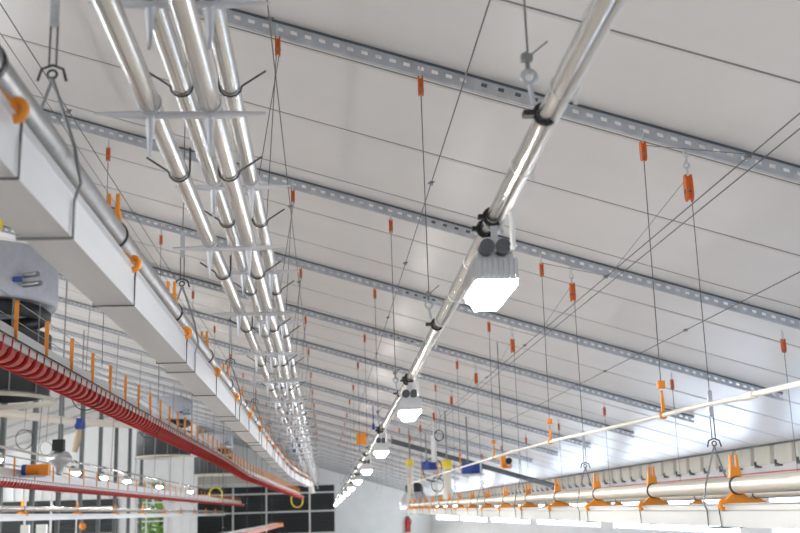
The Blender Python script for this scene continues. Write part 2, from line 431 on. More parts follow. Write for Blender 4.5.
def make_lamp(loc, lab, grp):
    t = thing('pendant_lamp', lab, 'lamp', loc, grp); x, y, z = loc       # origin on the rail axis
    b = MB()
    for dy in (-.055, .03):
        b = MB(); clamp_ring(b, (x, y+dy, z)); b.build('clamp', 'black', t)
    b = MB()
    for dy in (-.055, .03): b.box((x+.001, y+dy, z-.038), (.012, .006, .050))
    b.box((x+.01, y-.01, z-.062), (.05, .11, .012)); b.build('bracket', 'alu', t)
    zt = z-.063; cx, cy = x+.003, y+.03
    b = MB(); b.box((cx, cy, zt-.012), (.066, .15, .026)); b.m = 1; b.box((cx, cy, zt-.040), (.066, .166, .034), taper=.92); b.m = 0  # second material darkens the core, painting the shade between the fins
    for j in range(8): b.box((cx-.035+.01*j, cy, zt-.038), (.0042, .182, .040))
    for j in range(17): b.box((cx, cy-.085+.0106*j, zt-.038), (.080, .0042, .040))
    hs = b.build('housing', ['alu', 'lpipe'], t)
    b = MB(); b.lathe([(.0005, 0), (.011, -.001), (.012, .004), (.012, .012)], (0, 0, 0), 12)
    for dx in (-.018, .012):
        c = MB(); c.tube([(cx+dx, cy-.100, zt+.003), (cx+dx, cy-.068, zt+.003)], .0145, 16); c.build('cable_gland', 'dgrey', hs)
    b = MB(); b.tube([(x+.018, y-.13, z-.008), (x+.026, y-.11, z-.02), (x+.028, y-.095, z-.06), (x+.03, y-.092, zt-.0), (x+.028, y-.085, zt-.005)], .0055, 8); b.build('feed_cable', 'white', t)
    b = MB(); b.box((cx, cy, zt-.0625), (.074, .174, .011)); 
    b.add([(cx+a*s_, cy+.030+c_*s2, zt+zz) for zz, s_, s2 in ((-.068, .029, .062), (-.086, .022, .050)) for a, c_ in ((-1, -1), (1, -1), (1, 1), (-1, 1))],
          [(0, 1, 5, 4), (1, 2, 6, 5), (2, 3, 7, 6), (3, 0, 4, 7), (4, 5, 6, 7)])
    b.build('lens', 'lamp', t)
    return t
lp = None
for k, y in enumerate(lampY):
    lab = 'lit white lamp with finned housing, %s and %s along the rail' % (ORD[k], 'largest, nearest' if k == 0 else 'progressively smaller') if k == 0 else 'lit white lamp hanging from the rail, %s counting from the largest' % ORD[k]
    if lp is None: lp = make_lamp(RP(y), 'large lit lamp with finned housing, nearest on the rail', 'lamps along the rail')
    else: copy_tree(lp, RP(y), lab)
for k, y in enumerate((9.93, 13.1, 14.8, 16.5, 19.7, 24.2)):
    copy_tree(lp, (-2.95, y, .69), 'small lit lamp in the left bay above the far red line, %s from the left' % ORD[k], 'lamps in the left bay')
b = MB().tube([(-2.95, 7., .69), (-2.95, 28., .69)], .0135, 8).build('lamp_rail', 'pipe', None, (-2.95, 7., .69))
tag(b, 'far steel rail in the left bay carrying a row of small lit lamps', 'lamp rail')
# rail hangers at the purlins
hp = None
for k in range(0, 12):
    y = PY[k]; p = RP(y, -.012)
    lab = 'galvanised eye bolt and clamp holding the lamp rail below the %s' % nm(k)
    if hp is None:
        hp = thing('rail_hanger', lab, 'rail hanger', p, 'hangers of the lamp rail'); x, z = p[0], p[2]
        b = MB(); b.ring((x+.012, y, z), .0155, .0034, 'Y', 16, 6); b.box((x-.012, y, z), (.016, .016, .008)); b.build('clamp', 'black', hp)
        b = MB(); b.tube([(x-.004, y, z+.015), (x-.008, y, z+.045)], .004, 6); b.ring((x-.008, y, z+.056), .010, .004, 'Y', 12, 6); b.build('eye_bolt', 'galv', hp)
        b = MB(); b.tube([(x-.009, y, z+.066), (x-.01, y, z+.095)], .0035, 6); b.box((x-.010, y, z+.086), (.016, .012, .010)); b.tube([(x-.01, y, z+.085), (x+.022, y, z+.112)], .0014, 5); b.build('wire_clamp', 'zinc', hp)
    else: copy_tree(hp, p, lab)

# ------------------------------------------------------------------ twin tube lines with star brackets
def star(mb, x, y, z, left, right, r=.0045):
    def arm(d, L):
        d = Vector(d); p = Vector((x, y, z)); mb.tube([p, p+d*L], [r*2.0, r*.55], 4)
    mb.ring((x, y-.010, z+.018), .0192, .0018, 'Y', 18, 5)
    mb.tube([(x, y-.008, z), (x, y+.012, z)], .009, 8)
    arm((0, 0, -1), .074); arm((0, 0, 1), .02)
    if left: arm((-1, 0, .03), left)
    if right: arm((1, 0, .03), right)
def clip(mb, x, y, z, tail):
    pts = [(x-.021*tail, y, z+.05), (x-.021*tail, y, z+.0)]
    for i in range(7):
        a = math.pi*(1 + i/6.) if tail > 0 else math.pi*(2 - i/6.)
        pts.append((x+.021*math.cos(a), y, z+.021*math.sin(a)))
    pts.append((x+.065*tail, y, z+.03)); mb.tube(pts, .0021, 6)
def twin(xa, xb, z, y0, yend, ys, label):
    t = thing('twin_tube_line', label, 'tube line', ((xa+xb)/2, .2, z), 'twin steel tube lines')
    for x in (xa, xb):
        b = MB(); yy = [.2] + [y for y in ys if y < yend] + [yend]
        b.tube([(x, y, z - .006*math.sin(y*1.1)) for y in [.2+(yend-.2)*i/60 for i in range(61)]], .0182, 14); b.build('tube', 'pipe', t)
    for y in ys:
        b = MB(); zz = z-.018-.006*math.sin(y*1.1)
        star(b, xa, y, zz, .092, 0); star(b, xb, y, zz, 0, .092)
        b.tube([(xa, y, zz), (xb, y, zz)], .0065, 4); b.build('star_bracket', 'star', t)
        for x, sd in ((xa, -1), (xb, 1)):
            b = MB(); clip(b, x, y+.36, z-.006*math.sin((y+.36)*1.1), sd); b.build('wire_clip', 'dwire', t)
    return t
twin(-.281, -.182, .68, .8, 30, [.76+.94*k for k in range(24)], 'lower pair of bright steel tubes joined by pointed star brackets')
twin(-.252, -.163, .78, .62, 29, [.56+.94*k for k in range(24)], 'upper pair of steel tubes with star brackets, behind the lower pair')

# ------------------------------------------------------------------ trough lines
def channel_prof(w, h):
    r = [(w, 0), (w, h*.66), (w-.005, h*.72), (w-.005, h*.93), (w+.002, h*.97), (w+.002, h), (w-.008, h), (w-.008, h*.86)]
    return r + [(-a, c) for a, c in reversed(r)]
def bracket_mesh(x, y, z, w, h, pr, pz, near):
    """orange saddle: hooks over both channel lips, column, collar round the pipe and two prongs (near = +1/-1 side that faces the aisle)"""
    b = MB(); t = .011
    zt = z+h
    out = [(-w-.010, zt-.002), (w+.010, zt-.002), (w+.004, zt+.006), (.013, pz-pr*.85), (-.013, pz-pr*.85), (-w-.004, zt+.006)]
    vs = [(x+a, y+s_*t, c) for s_ in (-1, 1) for a, c in out]; n = 6
    b.add(vs, [tuple(range(n-1, -1, -1)), tuple(range(n, 2*n))] + [(j, (j+1) % n, n+(j+1) % n, n+j) for j in range(n)])
    for sd in (-1, 1):
        cx = x+sd*(w+.004)
        b.tube([(cx+sd*.010*math.cos(q), y, zt-.003+.011*math.sin(q)) for q in [1.7-.42*i for i in range(9)]], .0062, 8)
    b.ring((x, y, pz), pr+.004, .0045, 'Y', 12, 6, math.pi/2, math.pi/2+near*math.pi)
    b.box((x, y, pz+pr+.008), (.034, .020, .020), taper=.8)
    b.box((x, y, pz+pr+.020), (.026, .016, .012))
    for d in (-.008, .008): b.box((x+d, y, pz+pr+.040), (.0075, .010, .036), taper=.8)
    return b
def clip_mesh(x, y, z, w, h):
    r = .0018; e = .003
    return MB().tube([(x-w-e-.004, y, z+h-.004), (x-w-e, y+.01, z+h*.7), (x-w-e, y, z-e), (x+w+e, y, z-e), (x+w+e, y, z+h*.7), (x+w+e+.004, y-.012, z+h-.004)], r, 6)
def trough_line(name, tab, w, h, pr, y0, y1, pitch, ystart, label, near, cat='trough line', nbr=40, joints=True, pm='pipe', pdx=0., cm='alu'):
    P = lambda y, dx=0, dz=0: (interp(tab, y)[0]+dx, y, interp(tab, y)[1]+dz)
    t = thing(name, label, cat, P(y0))
    n = 60; ys = [y0+(y1-y0)*i/n for i in range(n+1)]
    MB().sweep(channel_prof(w, h), [P(y) for y in ys]).build('channel', cm, t)
    pz = h+.024+pr
    MB().tube([P(y, pdx, pz) for y in ys], pr, 16).build('pipe', pm, t)
    y = ystart; k = 0
    while y < y1-.1 and k < nbr:
        c = P(y)
        bracket_mesh(c[0], y, c[2], w, h, pr, c[2]+pz, near).build('bracket', 'orange', t)
        s_ = MB(); s_.tube([(c[0]+pdx, y-.022, c[2]+pz), (c[0]+pdx, y-.013, c[2]+pz)], pr+.0025, 18); s_.build('seal_ring', 'black', t)
        if joints: clip_mesh(c[0], y+.03, c[2], w, h).build('wire_clip', 'dwire', t)
        y += pitch; k += 1
    return t
LW, LHT = .034, .071; RW, RHT = .034, .060; PR = .0225
trough_line('trough_line', LTR, LW, LHT, .0235, .3, 13.5, .757, 1.155-.757, 'near white trough with a steel pipe and orange clips, top left', 1, pm='lpipe', pdx=.006, cm='lchannel')
_t = [o for o in C.objects if o.name == 'trough_line'][0]
MB().tube([(-.20, 13.4, .41), (-.19, 13.7, .40), (-.17, 13.85, .36), (-.15, 13.9, .27)], .03, 12).build('end_elbow', 'white', _t)
trough_line('trough_line', RTR, RW, RHT, PR, .5, 14.2, .745, 2.84-.745*2, 'pale trough under a thick pipe with orange brackets at lower right', -1, pm='rpipe', cm='channel')
trough_line('trough_line', ETR, RW, RHT, PR, 1, 16, .80, 3.35-1.6, 'outer pale trough and pipe, partly hidden behind the lower right one', -1, pm='rpipe', cm='channel')
FTR = [(7, -2.75, .02), (30, -2.75, .04)]
trough_line('trough_line', FTR, .034, .06, .0225, 7, 30, 2.2, 8, 'far pale trough and pipe crossing the lower left, below the red line', 1, nbr=16, joints=False)
# wire hangers of the near troughs
def make_hanger(tab, w, h, pr, y, lab, grp, top, sd):
    X, Z = interp(tab, y); pz = Z+h+.024+pr
    hz = pz+.115
    t = thing('wire_hanger', lab, 'wire hanger', (X, y, Z), grp)
    e = .004
    b = MB()
    b.tube([(X, y, hz), (X+sd*(pr+.012), y, pz+.01), (X+sd*(w+.012), y, Z+h+.004), (X+sd*(w+e), y, Z+h*.7), (X+sd*(w+e), y, Z-e), (X-sd*(w+e), y, Z-e), (X-sd*(w+e), y, Z+.012)], .0026, 6)
    b.tube([(X, y+.004, hz), (X-sd*(pr+.010), y+.012, pz+.01), (X-sd*(w+.010), y+.014, Z+h+.002), (X-sd*(w-.004), y+.014, Z+h-.008)], .0026, 6); b.build('cradle', 'zinc', t)
    b = MB(); b.ring((X, y, hz+.004), .0065, .002, 'Y', 12, 5)
    b.tube([(X-.020, y, hz-.006), (X-.015, y, hz+.012), (X, y, hz+.018), (X+.015, y, hz+.012), (X+.020, y, hz-.006)], .0022, 6); b.build('hook', 'dwire', t)
    b = MB()
    for dx in (-.005, .005): b.tube([(X+dx, y, hz+.016), (X+dx, y, hz+.085)], .0016, 5)
    b.build('loop_wire', 'wire', t)
    b = MB(); b.box((X, y, hz+.115), (.012, .006, .075))
    for j in range(6): b.box((X, y-.004, hz+.088+j*.011), (.007, .003, .004))
    b.build('tension_strap', 'galv', t)
    b = MB(); b.tube([(X, y, hz+.15), (X+.003, y, top)], .0014, 6); b.build('cable', 'wire', t)
    return t
for k in range(0, 8):
    y = PY[k] + (.03 if k == 0 else -.08)
    X = interp(LTR, y)[0]
    make_hanger(LTR, LW, LHT, .0235, y, 'wire cradle with hook holding the near left trough, %s from the top' % ORD[k], 'wire hangers of the left trough', ceil(X)-.047, 1)
bigp = None
for k in range(1, 9):
    y = PY[k]+.02; X = 1.095
    make_hanger(RTR, RW, RHT, PR, y, 'wire cradle holding the lower right trough, %s from the right' % ORD[k-1], 'wire hangers of the right trough', ceil(X)-.14, -1)
    lab = 'large orange pulley block on a chain below the %s, over the right trough' % nm(k)
    loc = (X-.004, y, ceil(X)-.045); x, z = loc[0], loc[2]
    if bigp is None:
        bigp = thing('pulley_block', lab, 'pulley', loc, 'large pulleys over the right trough')
        b = MB()
        for j in range(4):
            b.ring((x, y, z+.008-j*.018), .0085, .0024, 'Y' if j % 2 else 'X', 12, 5)
        b.tube([(x, y, z-.05), (x, y, z-.075)], .004, 6); b.build('chain', 'galv', bigp)
        b = MB(); zz = z-.075
        for dx in (-.008, .008):
            pts = [(-.007, 0), (.007, 0), (.013, -.02), (.012, -.07), (.005, -.082), (-.006, -.080), (-.013, -.06), (-.012, -.02)]; n = 8
            vs = [(x+dx-.003, y+p, zz+q) for p, q in pts] + [(x+dx+.003, y+p, zz+q) for p, q in pts]
            b.add(vs, [tuple(range(n)), tuple(range(2*n-1, n-1, -1))] + [(j, (j+1) % n, n+(j+1) % n, n+j) for j in range(n)])
        b.box((x, y, zz-.04), (.014, .014, .07)); bo = b.build('body', 'rust', bigp)
        b = MB(); b.tube([(x-.012, y, zz-.052), (x+.012, y, zz-.052)], .008, 12); b.build('sheave', 'dgrey', bo)
    else: copy_tree(bigp, loc, lab)

# ------------------------------------------------------------------ thin cream pipe with orange clips
t = thing('water_pipe', 'thin cream pipe sagging between orange clips at lower right', 'pipe', (.95, 0, .2))
PP = lambda y, dz=0: (interp(PIPE, y)[0], y, interp(PIPE, y)[1]+dz)
MB().tube([PP(.5+.1*i) for i in range(116)], .0066, 10).build('tube', 'cream', t)
for k in range(1, 8):
    p = PP(PY[k])
    b = MB(); b.ring(p, .0085, .0035, 'Y', 12, 6); b.box((p[0], p[1], p[2]+.026), (.009, .010, .036)); b.box((p[0], p[1], p[2]+.055), (.007, .008, .028), taper=.7)
    b.box((p[0], p[1], p[2]+.085), (.020, .016, .022)); b.build('pipe_clip', 'orange', t)
for y in (2.33, 5.4): MB().tube([PP(y-.03), PP(y+.03)], .0098, 10).build('coupling', 'cream', t)

# ------------------------------------------------------------------ near red cup line
def cup_mesh(mb, x, y, zt, w=.040, h=.036, L=.056):
    pts = [(-w, 0)]
    for i in range(9):
        a = math.pi + math.pi*i/8; pts.append((w*math.cos(a), -h+w*.75 + w*.75*math.sin(a)))
    pts.append((w, 0))
    inn = [(a*.86, c*.93 if c else 0) for a, c in pts]; n = len(pts)
    y0, y1 = y-L/2, y+L/2
    vs = [(x+a, y0, zt+c) for a, c in pts] + [(x+a, y1, zt+c) for a, c in pts] + [(x+a, y0, zt+c) for a, c in inn] + [(x+a, y1, zt+c) for a, c in inn]
    fs = []
    for j in range(n-1):
        fs += [(j, n+j, n+j+1, j+1), (2*n+j, 2*n+j+1, 3*n+j+1, 3*n+j), (j, j+1, 2*n+j+1, 2*n+j), (n+j, 3*n+j, 3*n+j+1, n+j+1)]
    mb.add(vs, fs, False)
    vs = [(x+a, yy, zt+c) for yy in (y+L*.1, y+L*.2) for a, c in inn]
    mb.add(vs, [tuple(range(n)), tuple(range(2*n-1, n-1, -1))])
    # rolled rim on the end that faces the door
    mb.tube([(x+w*1.12, y0, zt+.020)] + [(x+a*1.06, y0, zt+c*1.04) for a, c in reversed(pts)], .0036, 6)
def cup_line(tab, y0, y1, pitch, sp, label, side=1, detail=True):
    P = lambda y, dx=0, dz=0: (interp(tab, y)[0]+dx, y, interp(tab, y)[1]+dz)
    t = thing('cup_line', label, 'cup line', P(y0))
    n = 70; ys = [y0+(y1-y0)*i/n for i in range(n+1)]
    rail = MB(); rail.sweep([(-.052, .0), (-.046, .0), (-.046, .108), (-.052, .108)], [P(y) for y in ys])
    rail.sweep([(-.048, .016), (.044, .016), (.044, .024), (-.048, .024)], [P(y) for y in ys]); rail.build('rail', 'alu', t)
    MB().tube([P(y, .047, .024) for y in ys], .0026, 6).build('edge_cable', 'dwire', t)
    tb = MB(); y = y0+.03; k = 0; rest = MB(); first_cup = None
    while y < y1-.03:
        p = P(y)
        if detail and k < 100:
            if first_cup is None:
                c = MB(); cup_mesh(c, *p); first_cup = c.build('cup', 'red', t); f0 = p
            else:
                o = first_cup.copy(); o.location = ((p[0]-f0[0])*U, (p[1]-f0[1])*U, (p[2]-f0[2])*U); C.objects.link(o); o.parent = t
        else: cup_mesh(rest, *p)
        y += pitch; k += 1
    tb.sweep([(.040, .001), (.0435, .001), (.0435, .020), (.040, .020)], [P(y) for y in ys]); tb.build('tab_strip', 'white', t)
    o = rest.build('cup_row', 'red', t); o['kind'] = 'stuff'; o['label'] = 'red cups of the line, too small to tell apart'
    y = y0+.2; pts = []
    while y < y1-.1:
        p = P(y, -.044, 0); b = MB(); b.box((p[0], y, p[2]+.12), (.012, .008, .15)); b.build('upright', 'orange', t); pts.append((p[0], y, p[2]+.192)); y += sp
    MB().tube(pts, .0014, 5).build('top_wire', 'zinc', t)
    MB().tube([(a, c, e-.06) for a, c, e in pts], .0014, 5).build('lower_wire', 'zinc', t)
    for k in range(0, len(pts), 4):
        p = pts[k]; MB().ring((p[0]+.044, p[1]+.06, p[2]-.192-.012), .050, .002, 'Y', 16, 5, math.pi, 2*math.pi).build('support_wire', 'dwire', t)
    return t
cup_line(RED, 2.3, 24, .083, .36, 'near line of red cups with orange uprights, below the left trough')
RED2 = [(7, -2.3, .295), (31, -2.3, .315)]
cup_line(RED2, 7, 31, .083, .6, 'far line of small red cups crossing the left bay', detail=False)
t = thing('belt_line', 'low pale covered belt with an orange end at the bottom edge, before the dark shutters', 'belt line', (-1.2, 11, -.24))
b = MB(); b.box((-1.2, 19, -.215), (.30, 16, .03)); b.box((-1.2, 19, -.195), (.10, 16, .02)); b.build('cover', 'alu', t)
b = MB(); b.box((-1.045, 19, -.225), (.012, 16, .07)); b.build('side_strip', 'rust', t)
b = MB(); b.box((-1.2, 27.1, -.225), (.36, .24, .10), taper=.9); b.build('end_box', 'orange', t)
for y in (13, 17, 21, 25): MB().tube([(-1.2, y, -.2), (-1.2, y, .1), (-1.2, y, ceil(-1.2))], .004, 5).build('hanger_wire', 'wire', t)

# ------------------------------------------------------------------ ceiling fans
fp = None
def make_fan(loc, lab):
    t = thing('circulation_fan', lab, 'fan', loc, 'drum fans in the left bay'); x, y, z = loc
    MB().lathe([(.0, .38), (.30, .375), (.42, .35), (.475, .30), (.48, .10), (.48, 0), (.465, -.02), (.44, 0), (.44, .28), (.0, .33)], loc, 36).build('hood', 'grey', t)
    MB().lathe([(.40, -.02), (.44, -.05), (.44, -.10), (.40, -.12)], loc, 36).build('gasket', 'black', t)
    MB().lathe([(.45, -.20), (.45, -.59), (.41, -.60), (.40, -.21), (.45, -.20)], loc, 36).build('drum', 'dark', t)
    MB().lathe([(.45, -.605), (.49, -.613), (.50, -.62), (.50, -.634), (.49, -.638), (.46, -.63), (.45, -.605)], loc, 36).build('flare_ring', 'beige', t)
    MB().lathe([(.0, -.15), (.09, -.16), (.10, -.3), (.06, -.36), (0, -.37)], loc, 16).build('motor', 'dgrey', t)
    for k in range(5):
        a = k*2*math.pi/5; b = MB(); b.box((x+.24*math.cos(a), y+.24*math.sin(a), z-.3), (.31, .10, .012), rx=.45, rz=a); b.build('blade', 'black', t)
    for a in (.6, 2.7, 4.8):
        b = MB(); q = (x+.30*math.cos(a), y+.30*math.sin(a)); b.tube([(q[0], q[1], z+.36), (q[0], q[1], ceil(q[0]))], .006, 6); b.build('hanger_rod', 'zinc', t)
    for zz, L in ((.12, .28), (.06, .34)):
        b = MB(); b.tube([(x+.36, y-.34, z+zz), (x+.36+L*.35, y-.36-L*.1, z+zz)], .018, 10); b.build('bolt', 'zinc', t)
    b = MB(); b.box((x+.33, y-.37, z+.09), (.05, .03, .03)); b.build('cable_joint', 'blue', t)
    for k in range(5):
        a = -2.2+k*.45; MB().tube([(x+.46*math.cos(a), y+.46*math.sin(a), z), (x+.46*math.cos(a), y+.46*math.sin(a), z-.60)], .005, 5).build('guard_rod', 'zinc', t)
    return t
make_fan((-2.23, 7.05, 1.40), 'large grey drum fan at the left edge, its dark lower drum behind the red line')
fp = [o for o in C.objects if o.name == 'circulation_fan'][0]
copy_tree(fp, (-2.7, 18.5, 1.64), 'smaller grey drum fan under the middle of the left trough, behind orange uprights')
copy_tree(fp, (-2.68, 26.4, 1.62), 'farthest drum fan, just left of where the left trough ends')

# ------------------------------------------------------------------ shutters
def shutter(x0, x1, z0, z1, y, vx, hz, label, dens):
    t = thing('louvre_shutter', label, 'shutter', ((x0+x1)/2, y, z0), 'dark louvre shutters')
    b = MB(); b.box(((x0+x1)/2, y-.02, (z0+z1)/2), (x1-x0, .03, z1-z0))
    n = int((z1-z0)/dens)
    for i in range(n): b.box(((x0+x1)/2, y-.04, z0+(i+.5)*(z1-z0)/n), (x1-x0, .03, dens*.5), rx=.6)
    b.build('louvres', 'dark', t)
    for x in vx: MB().box((x, y-.065, (z0+z1)/2), (.055, .03, z1-z0)).build('mullion', 'white', t)
    for z in hz: MB().box(((x0+x1)/2, y-.072, z), (x1-x0, .03, .05)).build('crossbar', 'white', t)
shutter(-3.9, .32, -.56, .88, END, (-2.82, -1.8, -.47, .32), (-.56, .10, .66), 'dark louvred shutter bank with white bars on the far end wall', .08)
shutter(-8.9, -5.3, -.34, .54, MID-.025, (-8.3, -7.6, -6.95, -6.3, -5.75), (-.33, .33), 'dark louvre opening behind the posts at lower left', .08)
b = MB(); b.box((-3.3, END-.06, 1.15), (2.9, .06, .30)); tag(b.build('header_panel', 'beige', None, (-3.3, END-.03, 1.0)), 'wide beige panel above the dark shutters on the far wall', 'panel')

# ------------------------------------------------------------------ cross pipe and equipment, left bay
o = MB().tube([(-4.25, 13.2, 1.36), (-3.4, 14.9, 1.33), (-2.9, 18., 1.5)], .052, 14).build('duct_pipe', 'cream', None, (-4.25, 13.2, 1.36))
tag(o, 'pale round duct crossing the dark posts below the red cup line', 'duct')
t = thing('hoist', 'blue hoist with a tan grip hanging in front of the posts', 'hoist', (-2.88, 13., .98))
b = MB(); b.box((-2.88, 13., 1.13), (.10, .10, .13), taper=.85); b.tube([(-2.89, 12.93, 1.10), (-2.89, 12.9, 1.10)], .04, 12); b.build('motor_case', 'blue', t)
b = MB(); b.tube([(-2.89, 13., 1.06), (-2.91, 13., .95), (-2.94, 13., .80)], [.035, .05, .03], 10); b.build('grip', 'tan', t)
MB().tube([(-2.88, 13., 1.19), (-2.88, 13., ceil(-2.88)-.012)], .006, 6).build('rope', 'wire', t)
t = thing('drive_motor', 'orange ribbed drive motor with a blue end, above the far red line', 'motor', (-2.3, 8.6, .345))
b = MB(); zz = .40
for k in range(9): b.tube([(-2.30+k*.012, 8.6, zz), (-2.294+k*.012, 8.6, zz)], .044, 16)
b.tube([(-2.30, 8.6, zz), (-2.19, 8.6, zz)], .038, 16); b.box((-2.165, 8.6, zz), (.07, .08, .09)); b.build('casing', 'orange', t)
b = MB(); b.tube([(-2.335, 8.6, zz), (-2.305, 8.6, zz)], .045, 16); b.build('end_bell', 'blue', t)
MB().box((-2.25, 8.6, .352), (.2, .07, .016)).build('foot', 'galv', t)
t = thing('feed_hopper', 'grey tapered hopper hanging beside the orange motor', 'hopper', (-2.2, 9.2, .36))
MB().lathe([(.03, .0), (.035, .05), (.09, .10), (.10, .14), (.07, .18), (.0, .20)], (-2.2, 9.2, .39), 20).build('bowl', 'galv', t)
b = MB(); b.box((-2.2, 9.15, .625), (.09, .07, .09)); b.build('control_box', 'black', t)
MB().tube([(-2.2, 9.2, .57), (-2.2, 9.2, ceil(-2.2)-.02)], .006, 6).build('rod', 'zinc', t)
def coil(x, y, z, r, m, label, n=3, drop=None, thick=.003, cat='hose', name='cable_coil', grp=None):
    b = MB(); pts = []
    for i in range(n*16+1):
        a = 2*math.pi*i/16 + math.pi/2; k = 1+.07*math.sin(i*.7); pts.append((x+r*k*math.cos(a), y+.012*i/16, z+r*k*1.25*math.sin(a)))
    b.tube(pts, thick, 6)
    if drop: b.tube([(x, y, z+r*1.25), (x+.02, y, z+r*1.25+(drop-z)*.5), (x, y, drop)], thick*.7, 6)
    return tag(b.build(name, m, None, (x, y, z-r*1.3)), label, cat, grp)
coil(-3.15, 11.6, .86, .085, 'black', 'black cable coil hanging from a long lead in front of the leftmost posts', 2, 1.9, cat='cable')
coil(-2.92, 11.6, .76, .06, 'black', 'smaller black cable loop, right of the coil before the posts', 1, 1.9, cat='cable')
coil(-.905, 2.83, .80, .045, 'yellow', 'yellow hose loop cut off by the left edge of the photo', 1, thick=.007, name='hose_loop')
coil(-.60, 23.6, .30, .12, 'yellow', 'yellow hose loop hanging at the end of the near red line', 1, thick=.015, name='hose_loop')
coil(-2.32, 23.5, .47, .13, 'yellow', 'yellow hose loop at the right end of the far red line', 2, thick=.012, name='hose_loop')
for k, (zz, xx) in enumerate(((.72, -3.6), (.64, -3.7), (.56, -3.6))):
    wire((xx, 9., zz+.05), (xx, 28., zz), '%s of three thin pale cables above the far red line' % ('top', 'middle', 'lowest')[k].capitalize(), 'pale cables in the left bay', .008, 'zinc', 'support_cable')
# loose boards at the bottom left
for k, (x, z, w, h, m, lab) in enumerate(((-3.52, -.25, .10, .46, 'white', 'left one of two pale boards standing at the bottom left'), (-3.33, -.25, .12, .46, 'white', 'right one of two pale boards standing at the bottom left'),
                                          (-3.25, -.34, .22, .28, 'tan', 'tan carton at the bottom edge beneath the orange ball float'))):
    y = 13.2 if m == 'white' else 16.5
    b = MB(); b.box((x, y, (z+h/2+FL)/2), (w, .05, z+h/2-FL)) if m == 'white' else b.box((x, y, (-.26+FL)/2), (.26, .26, -.26-FL))
    if m == 'white':
        b.box((x, y-.03, -.05), (w*.9, .012, .02))
    else: b.box((x, y, -.255), (.27, .04, .012))
    tag(b.build('board' if m == 'white' else 'carton', m, None, (x, y, FL)), lab, 'board' if m == 'white' else 'carton')
t = thing('ball_float', 'small orange ball float hanging below the far pale trough', 'float', (-2.75, 12.7, -.03))
b = MB(); b.lathe([(0, -.04)]+[(.04*math.cos(a), .04*math.sin(a)) for a in [-1.2+.3*i for i in range(9)]]+[(0, .04)], (-2.75, 12.7, -.055), 14); b.build('ball', 'orange', t)
MB().tube([(-2.75, 12.7, -.01), (-2.75, 12.7, .02)], .006, 6).build('stem', 'zinc', t)
t = thing('pipe_stand', 'white tubular stand in the bottom left corner', 'stand', (-3.0, 9.9, FL))
for dx in (-.10, -.02, .08): MB().tube([(-3.0+dx, 9.9, FL), (-2.98+dx*.5, 9.95, .16)], .022, 8).build('leg', 'white', t)
MB().tube([(-3.12, 9.9, .08), (-2.88, 9.9, .10)], .018, 8).build('crossbar', 'white', t)

# ------------------------------------------------------------------ small objects on the ceiling
t = thing('junction_box', 'orange square box on the ceiling just left of the lamp rail', 'box', (.55, 16.5, ceil(.55)-.125))
b = MB(); b.box((.58, 16.5, ceil(.58)-.125), (.17, .10, .17)); b.build('case', 'orange', t)
b = MB(); b.box((.58, 16.44, ceil(.58)-.125), (.15, .012, .15)); b.build('lid', 'orange', t)
o = MB().box((.58, 12.6, .98), (.035, .05, .07), taper=.7).tube([(.58, 12.6, 1.01), (.58, 12.6, ceil(.58))], .006, 6).build('cable_clip', 'blue', None, (.58, 12.6, .94))
tag(o, 'small blue clip hanging above the lamp rail beside the orange box', 'clip')
o = MB().lathe([(0, -.07), (.06, -.06), (.075, .06), (.05, .07), (0, .07)], (-.40, 16., .97), 14).tube([(-.40, 16., 1.03), (-.40, 16., ceil(-.4)-.012)], .006, 6).build('bucket', 'blue', None, (-.40, 16., .9))
tag(o, 'small blue bucket hanging left of the tube bundle', 'bucket')
o = MB().box((-.36, 18., .88), (.07, .07, .16), taper=.8).tube([(-.36, 18., .95), (-.36, 18., ceil(-.36)-.012)], .006, 6).build('counterweight', 'black', None, (-.36, 18., .8))
tag(o, 'black counterweight hanging below the blue bucket beside the tubes', 'weight')

# ------------------------------------------------------------------ drive units at the far end of the right lines
def drive(x, y, lab_m, lab_t, dz=0., k_=1.):
    t = thing('gear_motor', lab_m, 'motor', (x+.25, y, .52+dz), 'blue gear motors'); zb = .52+dz
    b = MB(); b.box((x+.20, y, zb+.055), (.10, .12, .11)); b.tube([(x+.25, y, zb+.055), (x+.36, y, zb+.05)], .05, 14)
    for k in range(4): b.tube([(x+.26+.022*k, y, zb+.053), (x+.27+.022*k, y, zb+.053)], .056, 14)
    b.build('casing', 'blue', t)
    MB().box((x+.26, y, zb-.01), (.24, .10, .02)).build('mount', 'galv', t)
    MB().tube([(x+.22, y, zb+.12), (x+.22, y, ceil(x+.22))], .009, 6).build('hanger', 'zinc', t)
    tb = max(.08+dz, .11); t = thing('drop_tube', lab_t, 'drop tube', (x, y, .05), 'drop tubes of the feed line'); kz = .46 if not dz else .30
    MB().lathe([(.05, .0), (.055, .08), (.04, .11), (.04, kz-.06), (.06, kz-.04), (.06, kz), (.04, kz+.01)], (x, y, tb), 16).build('tube', 'beige', t)
    MB().lathe([(.04, .0), (.055, .02), (.055, .07), (.04, .09), (0, .09)], (x, y, tb+kz+.01), 16).build('cap', 'yellow', t)
    MB().tube([(x, y, tb+kz+.09), (x, y, ceil(x))], .009, 6).build('hanger', 'zinc', t)
drive(1.12, 14.2, 'blue gear motor left of the pair, beside the upright white pole', 'beige drop tube with yellow cap, left of the pair near the lamps')
drive(1.27, 11.2, 'blue gear motor right of the pair, behind the thin cream pipe', 'beige drop tube with yellow cap, right of the pair behind the pale trough', -.16)
t = thing('feed_hopper', 'round grey hopper with black lid at the far end of the right trough', 'hopper', (1.2, 14.6, .0))
MB().lathe([(.20, 0), (.20, .10), (.12, .22), (.08, .26)], (1.2, 14.6, .03), 20).build('bowl', 'galv', t)
